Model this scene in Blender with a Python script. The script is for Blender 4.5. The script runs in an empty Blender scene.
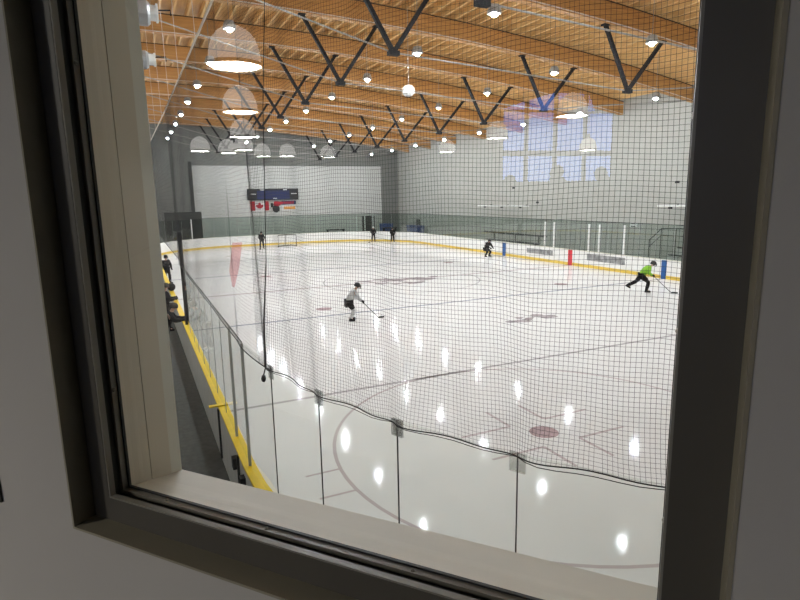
import bpy, bmesh, math, random
from mathutils import Vector, Matrix
random.seed(7)
PI = math.pi
scene = bpy.context.scene
col = scene.collection

# ------------------------------------------------------------------ materials
def mat(name, color, rough=0.6, metal=0.0, noise=0.0, nscale=4.0, stretch=(1, 1, 1), spec=0.5, bump=0.0):
    m = bpy.data.materials.new(name); m.use_nodes = True
    nt = m.node_tree; b = nt.nodes['Principled BSDF']
    b.inputs['Roughness'].default_value = rough
    b.inputs['Metallic'].default_value = metal
    b.inputs['Specular IOR Level'].default_value = spec
    c = (*color, 1)
    b.inputs['Base Color'].default_value = c
    if noise > 0 or bump > 0:
        tc = nt.nodes.new('ShaderNodeTexCoord'); mp = nt.nodes.new('ShaderNodeMapping')
        mp.inputs['Scale'].default_value = stretch
        n = nt.nodes.new('ShaderNodeTexNoise'); n.inputs['Scale'].default_value = nscale; n.inputs['Detail'].default_value = 5
        nt.links.new(tc.outputs['Object'], mp.inputs['Vector']); nt.links.new(mp.outputs['Vector'], n.inputs['Vector'])
        if noise > 0:
            r = nt.nodes.new('ShaderNodeValToRGB')
            r.color_ramp.elements[0].position = 0.3; r.color_ramp.elements[1].position = 0.7
            r.color_ramp.elements[0].color = (*[x * (1 - noise) for x in color], 1)
            r.color_ramp.elements[1].color = (*[min(1, x * (1 + noise)) for x in color], 1)
            nt.links.new(n.outputs['Fac'], r.inputs['Fac']); nt.links.new(r.outputs['Color'], b.inputs['Base Color'])
        if bump > 0:
            bp = nt.nodes.new('ShaderNodeBump'); bp.inputs['Strength'].default_value = bump; bp.inputs['Distance'].default_value = 0.01
            nt.links.new(n.outputs['Fac'], bp.inputs['Height']); nt.links.new(bp.outputs['Normal'], b.inputs['Normal'])
    return m

def emit(name, color, strength):
    m = bpy.data.materials.new(name); m.use_nodes = True
    nt = m.node_tree; nt.nodes.clear()
    e = nt.nodes.new('ShaderNodeEmission'); o = nt.nodes.new('ShaderNodeOutputMaterial')
    e.inputs['Color'].default_value = (*color, 1); e.inputs['Strength'].default_value = strength
    nt.links.new(e.outputs[0], o.inputs[0]); return m

def glass(name, tint, gain=1.9, rough=0.0):
    m = bpy.data.materials.new(name); m.use_nodes = True
    nt = m.node_tree; nt.nodes.clear()
    o = nt.nodes.new('ShaderNodeOutputMaterial'); mx = nt.nodes.new('ShaderNodeMixShader')
    t = nt.nodes.new('ShaderNodeBsdfTransparent'); t.inputs['Color'].default_value = (*tint, 1)
    g = nt.nodes.new('ShaderNodeBsdfGlossy'); g.inputs['Roughness'].default_value = rough
    f = nt.nodes.new('ShaderNodeFresnel'); f.inputs['IOR'].default_value = 1.5
    k = nt.nodes.new('ShaderNodeMath'); k.operation = 'MULTIPLY'; k.inputs[1].default_value = gain; k.use_clamp = True
    nt.links.new(f.outputs[0], k.inputs[0]); nt.links.new(k.outputs[0], mx.inputs[0])
    nt.links.new(t.outputs[0], mx.inputs[1]); nt.links.new(g.outputs[0], mx.inputs[2]); nt.links.new(mx.outputs[0], o.inputs[0])
    return m

def wood(name, dark, light, axis_scale, rough=0.55):
    m = bpy.data.materials.new(name); m.use_nodes = True
    nt = m.node_tree; b = nt.nodes['Principled BSDF']; b.inputs['Roughness'].default_value = rough
    tc = nt.nodes.new('ShaderNodeTexCoord'); mp = nt.nodes.new('ShaderNodeMapping'); mp.inputs['Scale'].default_value = axis_scale
    n = nt.nodes.new('ShaderNodeTexNoise'); n.inputs['Scale'].default_value = 3.0; n.inputs['Detail'].default_value = 6
    r = nt.nodes.new('ShaderNodeValToRGB'); r.color_ramp.elements[0].position = 0.3; r.color_ramp.elements[1].position = 0.72
    r.color_ramp.elements[0].color = (*dark, 1); r.color_ramp.elements[1].color = (*light, 1)
    nt.links.new(tc.outputs['Object'], mp.inputs['Vector']); nt.links.new(mp.outputs['Vector'], n.inputs['Vector'])
    nt.links.new(n.outputs['Fac'], r.inputs['Fac']); nt.links.new(r.outputs['Color'], b.inputs['Base Color'])
    return m

M = {}
M['ice'] = mat('ice', (0.80, 0.795, 0.79), 0.075, noise=0.035, nscale=0.55, spec=0.035)
M['line_red'] = mat('ice_red_line', (0.57, 0.50, 0.505), 0.08, spec=0.055)
M['line_thin'] = mat('ice_faint_line', (0.47, 0.45, 0.46), 0.08, spec=0.055)
M['line_blue'] = mat('ice_blue_line', (0.30, 0.31, 0.38), 0.08, spec=0.055)
M['dot_red'] = mat('ice_red_dot', (0.46, 0.345, 0.36), 0.08, spec=0.055, noise=0.2, nscale=6)
M['logo_ice'] = mat('ice_logo', (0.42, 0.37, 0.385), 0.08, spec=0.055, noise=0.3, nscale=2.2)
M['rubber'] = mat('rubber_floor', (0.085, 0.085, 0.078), 0.8, noise=0.2, nscale=8)
M['wall'] = mat('painted_wall', (0.41, 0.405, 0.37), 0.8, noise=0.04, nscale=1.2)
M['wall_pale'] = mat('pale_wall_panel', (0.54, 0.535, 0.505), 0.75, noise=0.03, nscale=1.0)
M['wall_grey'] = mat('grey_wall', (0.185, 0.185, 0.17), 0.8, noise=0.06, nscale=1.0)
M['wall_left'] = mat('pale_side_wall', (0.62, 0.61, 0.58), 0.8, noise=0.04, nscale=1.0)
M['wall_corner'] = mat('corner_wall', (0.30, 0.31, 0.29), 0.8, noise=0.06, nscale=1.0)
M['dark_door'] = mat('dark_door', (0.045, 0.045, 0.04), 0.6, noise=0.2, nscale=2)
M['board'] = mat('white_board', (0.82, 0.81, 0.79), 0.35, noise=0.03, nscale=2)
M['board_out'] = mat('grey_board_back', (0.50, 0.49, 0.465), 0.6, noise=0.1, nscale=5)
M['kick'] = mat('yellow_kick_plate', (0.75, 0.52, 0.08), 0.4, noise=0.08, nscale=3)
M['cap_yellow'] = mat('yellow_cap_rail', (0.80, 0.56, 0.004), 0.5, noise=0.06, nscale=4, spec=0.2)
M['cap_cream'] = mat('cream_cap_rail', (0.68, 0.66, 0.55), 0.4)
M['mark_blue'] = mat('blue_marker', (0.008, 0.085, 0.29), 0.4)
M['mark_red'] = mat('red_marker', (0.60, 0.02, 0.03), 0.4)
M['ad'] = mat('grey_board_ad', (0.26, 0.26, 0.26), 0.4, noise=0.55, nscale=5, stretch=(1, 1, 0.5))
M['glass_near'] = glass('clear_rink_glass', (0.93, 0.96, 0.925), 0.9)
M['glass_far'] = glass('green_rink_glass', (0.60, 0.68, 0.635), 0.12)
M['pane'] = glass('window_pane', (0.96, 0.965, 0.96), 2.0)
M['gasket'] = mat('black_gasket', (0.012, 0.012, 0.012), 0.5)
M['clip'] = glass('smoky_glass_clip', (0.90, 0.905, 0.90), .6)
M['alu'] = mat('aluminium_post', (0.45, 0.46, 0.45), 0.4, metal=0.3)
M['white_metal'] = mat('white_metal', (0.80, 0.80, 0.78), 0.4)
M['twine'] = mat('black_net_twine', (0.03, 0.03, 0.03), 0.8)
M['rope'] = mat('black_rope', (0.015, 0.015, 0.015), 0.8)
M['cable'] = mat('pale_cable', (0.72, 0.62, 0.52), 0.5)
M['beam'] = wood('glulam_beam', (0.44, 0.21, 0.06), (0.62, 0.325, 0.105), (0.25, 4, 5))
M['deck'] = wood('roof_deck', (0.50, 0.265, 0.08), (0.68, 0.39, 0.135), (3, 0.3, 3))
M['gap_shadow'] = mat('painted_gap_shadow', (0.06, 0.035, 0.02), 0.8)
M['joist'] = wood('roof_joist', (0.70, 0.43, 0.17), (0.88, 0.60, 0.28), (4, 0.3, 4))
M['steel'] = mat('black_steel', (0.014, 0.013, 0.014), 0.6, spec=0.2)
M['rod'] = mat('grey_rod', (0.36, 0.34, 0.31), 0.4, metal=0.3)
M['led_body'] = mat('grey_lamp_body', (0.35, 0.35, 0.35), 0.4, metal=0.3)
M['led'] = emit('arena_light', (0.90, 0.975, 1.035), 2050)
M['cream'] = mat('beige_window_frame', (0.58, 0.53, 0.43), 0.5, noise=0.05, nscale=6, stretch=(1, 1, .2))
M['cream_pale'] = mat('pale_outer_frame', (0.66, 0.655, 0.58), 0.5)
M['frame'] = mat('bronze_window_frame', (0.09, 0.083, 0.068), 0.42, noise=0.06, nscale=5)
M['frame_strip'] = mat('bronze_bead', (0.25, 0.235, 0.20), 0.38)
M['groove'] = mat('dark_groove', (0.035, 0.033, 0.028), 0.6)
M['reveal'] = mat('painted_reveal', (0.30, 0.27, 0.20), 0.7, noise=0.05, nscale=6)
M['lounge_wall'] = mat('lounge_wall', (0.52, 0.50, 0.465), 0.85, noise=0.03, nscale=1.5)
M['lounge_dark'] = mat('lounge_dark', (0.07, 0.068, 0.063), 0.85, noise=0.1, nscale=1.0)
M['shade'] = bpy.data.materials.new('glowing_lamp_shade')
M['lamp_rim'] = mat('dark_lamp_rim', (0.03, 0.028, 0.025), 0.5)
M['lamp_ring'] = mat('pale_lamp_ring', (0.8, 0.78, 0.74), 0.4)
M['diffuser'] = emit('lamp_diffuser', (1.0, 0.94, 0.84), 210)
M['navy'] = mat('navy_panel', (0.008, 0.015, 0.085), 0.5)
M['black'] = mat('black_plastic', (0.012, 0.012, 0.013), 0.5)
M['red_cloth'] = mat('flag_red', (0.40, 0.012, 0.025), 0.7)
M['white_cloth'] = mat('flag_white', (0.66, 0.65, 0.64), 0.7)
M['orange'] = mat('orange_print', (0.75, 0.32, 0.06), 0.6)
M['skin'] = mat('skin', (0.55, 0.33, 0.24), 0.55)
M['cloth_black'] = mat('black_cloth', (0.012, 0.011, 0.013), 0.85, noise=0.2, nscale=12, spec=0.12)
M['cloth_white'] = mat('white_jersey', (0.50, 0.50, 0.50), 0.8, noise=0.12, nscale=8)
M['cloth_green'] = mat('lime_green_jersey', (0.22, 0.50, 0.03), 0.8, noise=0.1, nscale=8)
M['cloth_grey'] = mat('grey_trousers', (0.11, 0.11, 0.10), 0.8, noise=0.15, nscale=9)
M['sock'] = mat('pale_sock', (0.55, 0.55, 0.55), 0.8)
M['helmet_black'] = mat('black_helmet', (0.012, 0.012, 0.013), 0.3)
M['helmet_white'] = mat('white_helmet', (0.75, 0.75, 0.75), 0.3)
M['blade'] = mat('skate_blade', (0.5, 0.5, 0.5), 0.25, metal=0.9)
M['stick'] = mat('dark_stick', (0.05, 0.045, 0.04), 0.5)
M['eye'] = mat('dark_eye', (0.02, 0.015, 0.012), 0.3)
M['hair'] = mat('dark_hair', (0.02, 0.014, 0.01), 0.7)
M['bin'] = mat('blue_plastic', (0.06, 0.10, 0.26), 0.5)
M['leaf'] = mat('tree_foliage', (0.05, 0.08, 0.035), 0.8, noise=0.4, nscale=2)
M['bark'] = mat('tree_bark', (0.09, 0.06, 0.04), 0.9)
nt = None
def _shade():
    m = M['shade']; m.use_nodes = True
    b = m.node_tree.nodes['Principled BSDF']
    b.inputs['Base Color'].default_value = (0.62, 0.52, 0.42, 1); b.inputs['Roughness'].default_value = 0.4
    b.inputs['Emission Color'].default_value = (0.95, 0.93, 0.88, 1); b.inputs['Emission Strength'].default_value = 2.4
_shade()

# ------------------------------------------------------------------ mesh builder
class MB:
    def __init__(self): self.v = []; self.f = []
    def quad(self, a, b, c, d):
        i = len(self.v); self.v += [tuple(a), tuple(b), tuple(c), tuple(d)]; self.f.append((i, i+1, i+2, i+3))
    def poly(self, pts):
        i = len(self.v); self.v += [tuple(p) for p in pts]; self.f.append(tuple(range(i, i+len(pts))))
    def hexa(self, p):  # 8 pts: bottom 0-3, top 4-7
        i = len(self.v); self.v += [tuple(q) for q in p]
        for f in ((0,3,2,1),(4,5,6,7),(0,1,5,4),(1,2,6,5),(2,3,7,6),(3,0,4,7)): self.f.append(tuple(i+k for k in f))
    def box(self, x0, x1, y0, y1, z0, z1):
        self.hexa([(x0,y0,z0),(x1,y0,z0),(x1,y1,z0),(x0,y1,z0),(x0,y0,z1),(x1,y0,z1),(x1,y1,z1),(x0,y1,z1)])
    def tube(self, pts, r, n=8, cap=True):
        pts = [Vector(p) for p in pts]
        rs = r if isinstance(r, (list, tuple)) else [r]*len(pts)
        rings = []
        up = Vector((0,0,1))
        for k, p in enumerate(pts):
            d = (pts[min(k+1, len(pts)-1)] - pts[max(k-1, 0)]).normalized()
            ref = up if abs(d.z) < 0.95 else Vector((1,0,0))
            a = d.cross(ref).normalized(); b = a.cross(d)
            i = len(self.v)
            for j in range(n):
                t = 2*PI*j/n + (PI/4 if n == 4 else 0)
                q = p + (a*math.cos(t) + b*math.sin(t))*rs[k]
                self.v.append(tuple(q))
            rings.append(i)
        for k in range(len(rings)-1):
            for j in range(n):
                j2 = (j+1) % n
                self.f.append((rings[k]+j, rings[k]+j2, rings[k+1]+j2, rings[k+1]+j))
        if cap:
            self.f.append(tuple(rings[0]+j for j in reversed(range(n)))); self.f.append(tuple(rings[-1]+j for j in range(n)))
    def lathe(self, prof, n=24, c=(0,0,0), cap0=False, cap1=False):
        rings = []
        for r, z in prof:
            i = len(self.v); rings.append(i)
            for j in range(n):
                t = 2*PI*j/n; self.v.append((c[0]+r*math.cos(t), c[1]+r*math.sin(t), c[2]+z))
        for k in range(len(rings)-1):
            for j in range(n):
                j2 = (j+1) % n; self.f.append((rings[k]+j, rings[k]+j2, rings[k+1]+j2, rings[k+1]+j))
        if cap0: self.f.append(tuple(rings[0]+j for j in reversed(range(n))))
        if cap1: self.f.append(tuple(rings[-1]+j for j in range(n)))
    def ball(self, c, r, n=10, sz=(1,1,1)):
        m = n//2; idx = []
        for k in range(1, m):
            ph = PI*k/m; i = len(self.v); idx.append(i)
            for j in range(n):
                t = 2*PI*j/n
                self.v.append((c[0]+r*sz[0]*math.sin(ph)*math.cos(t), c[1]+r*sz[1]*math.sin(ph)*math.sin(t), c[2]+r*sz[2]*math.cos(ph)))
        for k in range(len(idx)-1):
            for j in range(n):
                j2 = (j+1) % n; self.f.append((idx[k]+j, idx[k+1]+j, idx[k+1]+j2, idx[k]+j2))
        t = len(self.v); self.v.append((c[0],c[1],c[2]+r*sz[2])); b = len(self.v); self.v.append((c[0],c[1],c[2]-r*sz[2]))
        for j in range(n):
            j2 = (j+1) % n
            self.f.append((t, idx[0]+j, idx[0]+j2)); self.f.append((b, idx[-1]+j2, idx[-1]+j))
    def sweep(self, path, prof, closed=False, nrm=None):
        # path: list of (x,y,nx,ny) with outward normals ; prof: closed polygon of (o,z)
        rings = []
        for (x, y, nx, ny) in path:
            i = len(self.v); rings.append(i)
            for (o, z) in prof: self.v.append((x+nx*o, y+ny*o, z))
        n = len(prof); R = len(rings)
        for k in range(R if closed else R-1):
            a = rings[k]; b = rings[(k+1) % R]
            for j in range(n):
                j2 = (j+1) % n; self.f.append((a+j, a+j2, b+j2, b+j))
        if not closed:
            self.f.append(tuple(rings[0]+j for j in reversed(range(n)))); self.f.append(tuple(rings[-1]+j for j in range(n)))
    def mesh(self, name, material, smooth=False):
        me = bpy.data.meshes.new(name); me.from_pydata(self.v, [], self.f); me.materials.append(material); me.update()
        if smooth:
            for p in me.polygons: p.use_smooth = True
        return me
    def build(self, name, material, parent=None, loc=None, smooth=False, fix=True):
        me = self.mesh(name, material, smooth)
        if fix:
            bm = bmesh.new(); bm.from_mesh(me); bmesh.ops.recalc_face_normals(bm, faces=bm.faces); bm.to_mesh(me); bm.free()
        o = bpy.data.objects.new(name, me); col.objects.link(o)
        if parent: o.parent = parent
        if loc: o.location = loc
        return o

def tag(o, label=None, cat=None, group=None, kind=None):
    if label: o['label'] = label
    if cat: o['category'] = cat
    if group: o['group'] = group
    if kind: o['kind'] = kind
    return o
def thing(name, label, cat, loc=(0,0,0), rz=0, group=None):
    o = bpy.data.objects.new(name, None); col.objects.link(o); o.empty_display_size = 0.2
    o.location = loc; o.rotation_euler = (0,0,rz); return tag(o, label, cat, group)
def copy_thing(o, loc, rz, label, group=None):
    c = o.copy(); col.objects.link(c); c.location = loc; c.rotation_euler = (0,0,rz); c['label'] = label
    if group: c['group'] = group
    for ch in list(o.children):
        d = ch.copy(); col.objects.link(d); d.parent = c
        for g in list(ch.children):
            e = g.copy(); col.objects.link(e); e.parent = d
    return c
ORD = ['nearest','second','third','fourth','fifth','sixth','seventh','eighth','ninth','tenth','eleventh','twelfth',
       'thirteenth','fourteenth','fifteenth','sixteenth','seventeenth','eighteenth','nineteenth','twentieth']

# ------------------------------------------------------------------ dimensions
W, L, R = 25.5, 60.96, 8.5          # the rink: x across, y along, z up, ice at 0
XL, XR, YN, YF = -3.9, 29.2, -1.2, 66.0
CAM = Vector((-1.238, 0.755, 4.863))
NV = Vector((0.7673, 0.6413, 0)); TV = Vector((0.6413, -0.7673, 0))   # window wall: outward and rightward directions
def zb(x): return 12.35 - 0.0028*max(x, -1.0)**2     # underside of the curved beams

# rounded-rectangle path, counter-clockwise seen from above, starting on the left side far end
def arc(cx, cy, a0, a1, n):
    return [(cx+R*math.cos(math.radians(a0+(a1-a0)*k/n)), cy+R*math.sin(math.radians(a0+(a1-a0)*k/n)),
             math.cos(math.radians(a0+(a1-a0)*k/n)), math.sin(math.radians(a0+(a1-a0)*k/n))) for k in range(n+1)]
NA = 22
P_left = [(0, L-R, -1, 0), (0, 40, -1, 0), (0, R, -1, 0)]
P_nl = arc(R, R, 180, 270, NA)
P_near = [(R, 0, 0, -1), (W-R, 0, 0, -1)]
P_nr = arc(W-R, R, 270, 360, NA)
P_right = [(W, R, 1, 0), (W, L-R, 1, 0)]
P_fr = arc(W-R, L-R, 0, 90, NA)
P_far = [(W-R, L, 0, 1), (R, L, 0, 1)]
P_fl = arc(R, L-R, 90, 180, NA)
loop = P_nl + P_near[1:] + P_nr[1:] + P_right[1:] + P_fr[1:] + P_far[1:] + P_fl[1:]

# ------------------------------------------------------------------ setting: floors
ice = MB(); ice.poly([(x, y, 0) for (x, y, a, b) in loop])
ICE = ice.build('floor', M['ice']); ICE['kind'] = 'structure'
def paint(name, mb, m): o = mb.build(name, m, ICE, fix=False); return o
ZP = 0.003
def rect(x0, x1, y0, y1, z=ZP):
    mb = MB(); mb.quad((x0,y0,z),(x1,y0,z),(x1,y1,z),(x0,y1,z)); return mb
def ring(cx, cy, r, w, z=ZP, n=72):
    mb = MB()
    for k in range(n):
        a, b = 2*PI*k/n, 2*PI*(k+1)/n
        mb.quad((cx+(r-w/2)*math.cos(a), cy+(r-w/2)*math.sin(a), z), (cx+(r+w/2)*math.cos(a), cy+(r+w/2)*math.sin(a), z),
                (cx+(r+w/2)*math.cos(b), cy+(r+w/2)*math.sin(b), z), (cx+(r-w/2)*math.cos(b), cy+(r-w/2)*math.sin(b), z))
    return mb
def disc(cx, cy, rx, ry, z=ZP, n=32):
    mb = MB(); mb.poly([(cx+rx*math.cos(2*PI*k/n), cy+ry*math.sin(2*PI*k/n), z) for k in range(n)]); return mb
def xin(y):      # half-open x range of the ice at y
    if y < R: d = R - math.sqrt(max(0, R*R-(R-y)**2)); return d+.02, W-d-.02
    if y > L-R: d = R - math.sqrt(max(0, R*R-(y-L+R)**2)); return d+.02, W-d-.02
    return .02, W-.02
for y, m, w, nm in ((3.35,'line_red',.06,'goal_line'),(13.75,'line_thin',.13,'thin_line'),(22.9,'line_blue',.16,'blue_line'),(30.48,'line_red',.30,'center_line'),
                (38.1,'line_blue',.20,'blue_line'),(47.2,'line_thin',.13,'thin_line'),(57.6,'line_red',.06,'goal_line')):
    a, b = xin(y); paint(nm, rect(a, b, y-w/2, y+w/2), M[m])
xd = (W/2-6.7, W/2+6.7)
for cy in (9.45, L-9.45):
    for cx in xd:
        paint('faceoff_circle', ring(cx, cy, 4.32, .07), M['line_red'])
        paint('faceoff_dot', disc(cx, cy, .30, .30, ZP), M['dot_red'])
        hm = MB()
        for sx in (-1, 1):
            for sy in (-1, 1):
                x0 = cx+sx*0.45; x1 = cx+sx*1.65; y0 = cy+sy*.55
                hm.quad((min(x0,x1), y0-.035, ZP), (max(x0,x1), y0-.035, ZP), (max(x0,x1), y0+.035, ZP), (min(x0,x1), y0+.035, ZP))
                hm.quad((x0-.035, min(y0, y0+sy*.9), ZP), (x0+.035, min(y0, y0+sy*.9), ZP), (x0+.035, max(y0, y0+sy*.9), ZP), (x0-.035, max(y0, y0+sy*.9), ZP))
                xa, xb = cx+sx*4.33, cx+sx*4.95; ya = cy+sy*.42
                hm.quad((min(xa,xb), ya-.03, ZP), (max(xa,xb), ya-.03, ZP), (max(xa,xb), ya+.03, ZP), (min(xa,xb), ya+.03, ZP))
        paint('faceoff_marks', hm, M['line_red'])
for cy in (24.4, 36.56):
    for cx in xd: paint('faceoff_dot', disc(cx, cy, .36, .36), M['dot_red'])
paint('faceoff_circle', ring(W/2, 30.48, 4.57, .07), M['line_thin'])
lg = MB()
for k in range(26):
    a = random.uniform(0, 2*PI); r = random.random()**.6
    lg.f and None
    x, y = W/2+2.6*r*math.cos(a), 30.4+1.5*r*math.sin(a); n = 9; s = random.uniform(.35, .8)
    lg.poly([(x+s*random.uniform(.6,1)*math.cos(2*PI*j/n), y+s*.6*random.uniform(.6,1)*math.sin(2*PI*j/n), ZP+.0004*k+.001) for j in range(n)])
paint('ice_logo', lg, M['logo_ice'])
lg = MB()
for k in range(10):
    x, y = W/2+random.uniform(-1.1,1.1), 18.35+random.uniform(-.4,.4); n = 8; s = random.uniform(.25, .5)
    lg.poly([(x+s*random.uniform(.6,1)*math.cos(2*PI*j/n), y+s*.7*random.uniform(.6,1)*math.sin(2*PI*j/n), ZP+.0004*k) for j in range(n)])
paint('ice_logo', lg, M['logo_ice'])

cf = MB(); cf.box(XL, XR, YN, YF, -.3, -.02)
o = cf.build('floor_surround', M['rubber']); o['kind'] = 'structure'

# ------------------------------------------------------------------ setting: arena walls
def struct(name, mb, m, parent=None):
    o = mb.build(name, m, parent)
    if not parent: o['kind'] = 'structure'
    return o
TOP = 13.6
w = MB(); w.box(XR, XR+.3, YN, YF+.3, -.3, TOP); struct('wall_right', w, M['wall'])
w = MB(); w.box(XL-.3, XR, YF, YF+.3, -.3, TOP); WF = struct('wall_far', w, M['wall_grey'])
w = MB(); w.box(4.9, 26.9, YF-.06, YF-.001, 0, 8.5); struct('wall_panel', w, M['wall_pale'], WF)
w = MB(); w.box(4.55, 4.9, YF-.25, YF-.001, 0, 8.9); struct('wall_column', w, M['dark_door'], WF)
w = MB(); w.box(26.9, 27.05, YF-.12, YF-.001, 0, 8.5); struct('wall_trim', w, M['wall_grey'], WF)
w = MB(); w.box(XL-.3, XL, 5.2, YF, -.3, TOP); struct('wall_left', w, M['wall_left'])
w = MB(); w.box(1.56, XR, YN-.3, YN, -.3, TOP); struct('wall_near', w, M['wall'])
d = MB(); d.box(1.9, 5.35, YF-.3, YF-.26, 0, 3.5); D1 = struct('door_1', d, M['dark_door'])
d = MB(); d.box(1.75, 1.9, YF-.3, YF-.2, 0, 3.6); d.box(5.35, 5.5, YF-.3, YF-.2, 0, 3.6); d.box(1.75, 5.5, YF-.3, YF-.2, 3.5, 3.62); struct('door_frame', d, M['groove'], D1)
d = MB(); d.box(24.2, 25.85, YF-.16, YF-.12, 0, 2.56); D2 = struct('door_2', d, M['dark_door'])
d = MB(); d.box(XR-.06, XR-.01, 60.0, 61.0, 0, 2.15); D3 = struct('door_3', d, M['dark_door'])
d = MB(); d.ball((XR-.09, 60.12, 1.0), .05, 8); struct('door_handle', d, M['alu'], D3)

# ------------------------------------------------------------------ setting: roof deck and joists
dk = MB(); xs = [XL-.3+k*(XR+.3-XL+.3)/40 for k in range(41)]
JT = 0.85; JH = 0.28
for k in range(40):
    a, b = xs[k], xs[k+1]; za, zc = zb(a)+JT+JH, zb(b)+JT+JH
    dk.hexa([(a,YN-.3,za),(b,YN-.3,zc),(b,YF+.3,zc),(a,YF+.3,za),(a,YN-.3,za+.15),(b,YN-.3,zc+.15),(b,YF+.3,zc+.15),(a,YF+.3,za+.15)])
CEIL = struct('ceiling', dk, M['deck'])
k = 0; x = -3.6
while x < XR-.2:
    j = MB(); z = zb(x)+JT
    j.box(x-.045, x+.045, YN, YF, z, z+JH+.01); j.build('joist', M['joist'], CEIL)
    x += .61

# ------------------------------------------------------------------ roof beams with their V struts
Y0, DY = 13.81, 5.45
NB = 10
for i in range(NB):
    y = Y0+DY*i
    T = thing('roof_beam', 'curved timber roof beam with black V struts and tie rod, ' + ('nearest of the row' if i == 0 else ORD[i]+' counted from the viewing window' if i < NB-1 else 'farthest, by the scoreboard wall'),
              'roof beam', (0, y, 0), 0, 'timber roof beams')
    b = MB(); n = 36; bw = .15
    for k in range(n):
        x0, x1 = XL+(XR-XL)*k/n, XL+(XR-XL)*(k+1)/n
        b.hexa([(x0,-bw,zb(x0)),(x1,-bw,zb(x1)),(x1,bw,zb(x1)),(x0,bw,zb(x0)),(x0,-bw,zb(x0)+JT),(x1,-bw,zb(x1)+JT),(x1,bw,zb(x1)+JT),(x0,bw,zb(x0)+JT)])
    b.build('timber', M['beam'], T)
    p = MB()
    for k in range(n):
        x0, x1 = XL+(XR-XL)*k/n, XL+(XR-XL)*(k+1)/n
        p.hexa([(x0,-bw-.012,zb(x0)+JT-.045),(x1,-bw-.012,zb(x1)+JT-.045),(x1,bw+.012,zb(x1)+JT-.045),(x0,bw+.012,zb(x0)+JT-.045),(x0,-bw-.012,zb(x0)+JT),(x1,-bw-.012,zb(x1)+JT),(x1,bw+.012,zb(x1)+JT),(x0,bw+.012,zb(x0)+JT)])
    p.build('gap_shadow_strip', M['gap_shadow'], T)  # dark colour painting the shadow gap where the beam meets the joists
    # thin lighter lamination and sprinkler pipe along the lower edge
    p = MB(); p.tube([(XL+.1+(XR-XL-.2)*k/24, -bw-.05, zb(XL+(XR-XL)*k/24)+.05) for k in range(25)], .022, 6); p.build('pipe', M['cable'], T)
    nodes = []
    for (xt0, xn, zn, xt1) in ((5.75, 7.32, 9.68, 9.05), (16.8, 18.2, 9.07, 20.1)):
        for xt in (xt0, xt1):
            s = MB(); s.tube([(xt, 0, zb(xt)-.0), (xn, 0, zn)], .095, 4); s.build('strut', M['steel'], T)
            h = MB(); h.box(xt-.14, xt+.14, -.11, .11, zb(xt)-.06, zb(xt)+.0); h.build('bracket', M['steel'], T)
        h = MB(); h.box(xn-.2, xn+.2, -.1, .1, zn-.1, zn+.06); h.build('bracket', M['steel'], T)
        nodes.append((xn, zn))
    r = MB(); r.tube([(XL+.1, 0, zb(XL)+.1), (nodes[0][0], 0, nodes[0][1]), (nodes[1][0], 0, nodes[1][1]), (XR-.05, 0, zb(XR)+.15)], .028, 6)
    r.build('tie_rod', M['rod'], T)

# ------------------------------------------------------------------ high bay lights
def make_light():
    t = thing('high_bay_light', '', 'ceiling light', (0,0,0))
    b = MB(); b.lathe([(.06,.30),(.16,.27),(.22,.10),(.24,0.02),(.20,.0)], 16, cap0=True, cap1=True); b.build('housing', M['led_body'], t, smooth=False)
    e = MB(); e.lathe([(.095,-.004),(.085,-.045),(.058,-.077),(.02,-.094)], 10, cap0=False, cap1=True); e.build('lens', M['led'], t)
    s = MB(); s.tube([(0,0,.29),(0,0,1.0)], .012, 6); s.build('hanger', M['rod'], t)
    return t
lightproto = None
rows = ((2.45, 10.75, 'leftmost row'), (9.85, 10.55, 'second row from the left'), (16.9, 10.3, 'third row from the left'), (23.5, 9.55, 'row beside the right wall'))
for rx, rz, rname in rows:
    c = 0
    for k in range(-1, 9):
        y = 16.97+DY*k
        if rx > 20 and k < 0: continue
        lab = 'round glowing ceiling light, %s in the %s' % (ORD[c], rname); c += 1
        if lightproto is None: lightproto = make_light(); lightproto.location = (rx, y, rz); lightproto['label'] = lab; o = lightproto; o['group'] = 'high bay lights under the roof'
        else: o = copy_thing(lightproto, (rx, y, rz), 0, lab, 'high bay lights under the roof')
        # hanger reaches the joists
        for ch in o.children:
            if ch.name.startswith('hanger'): ch.scale = (1, 1, 1); ch.location = (0,0,.29); 
for o in [o for o in col.objects if o.name.startswith('high_bay_light')]:
    for ch in o.children:
        if ch.name.startswith('hanger'):
            hgt = zb(o.location.x)+JT - (o.location.z+.29)
            ch.location = (0,0,.29-.29*(hgt+.02)/.71); ch.scale = (1,1,(hgt+.02)/.71)

# two big white cylinder fixtures at the left and the octagonal box
for k, (x, y, z, r) in enumerate(((-.47, 17.6, 9.62, .31), (-.47, 20.6, 9.12, .27))):
    t = thing('cylinder_fixture', ('larger upper' if k == 0 else 'smaller lower')+' white cylinder fixture hanging beside the left window jamb', 'light fixture', (x, y, z))
    b = MB(); b.tube([(-.75,0,0),(-.7,0,0),(.05,0,0),(.12,0,0)], [r*.9, r, r, r*.8], 20); b.build('drum', M['led_body'], t)
    b = MB(); b.tube([(.12,0,.02),(.26,0,.02)], r*.62, 16); b.tube([(.26,0,.02),(.31,0,.02)], r*.75, 16); b.build('end_cap', M['white_metal'], t)
    b = MB(); b.tube([(-.2,0,r-.02),(-.2,0,zb(x)+JT-z)], .02, 6); b.tube([(.31,0,.1),(.62,0,.13),(.62,0,.0)], .02, 6); b.build('bracket', M['steel'], t)
t = thing('octagonal_box', 'pale octagonal box hanging among the roof beams above centre ice', 'ceiling box', (10.3, 24.2, 9.22))
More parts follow.
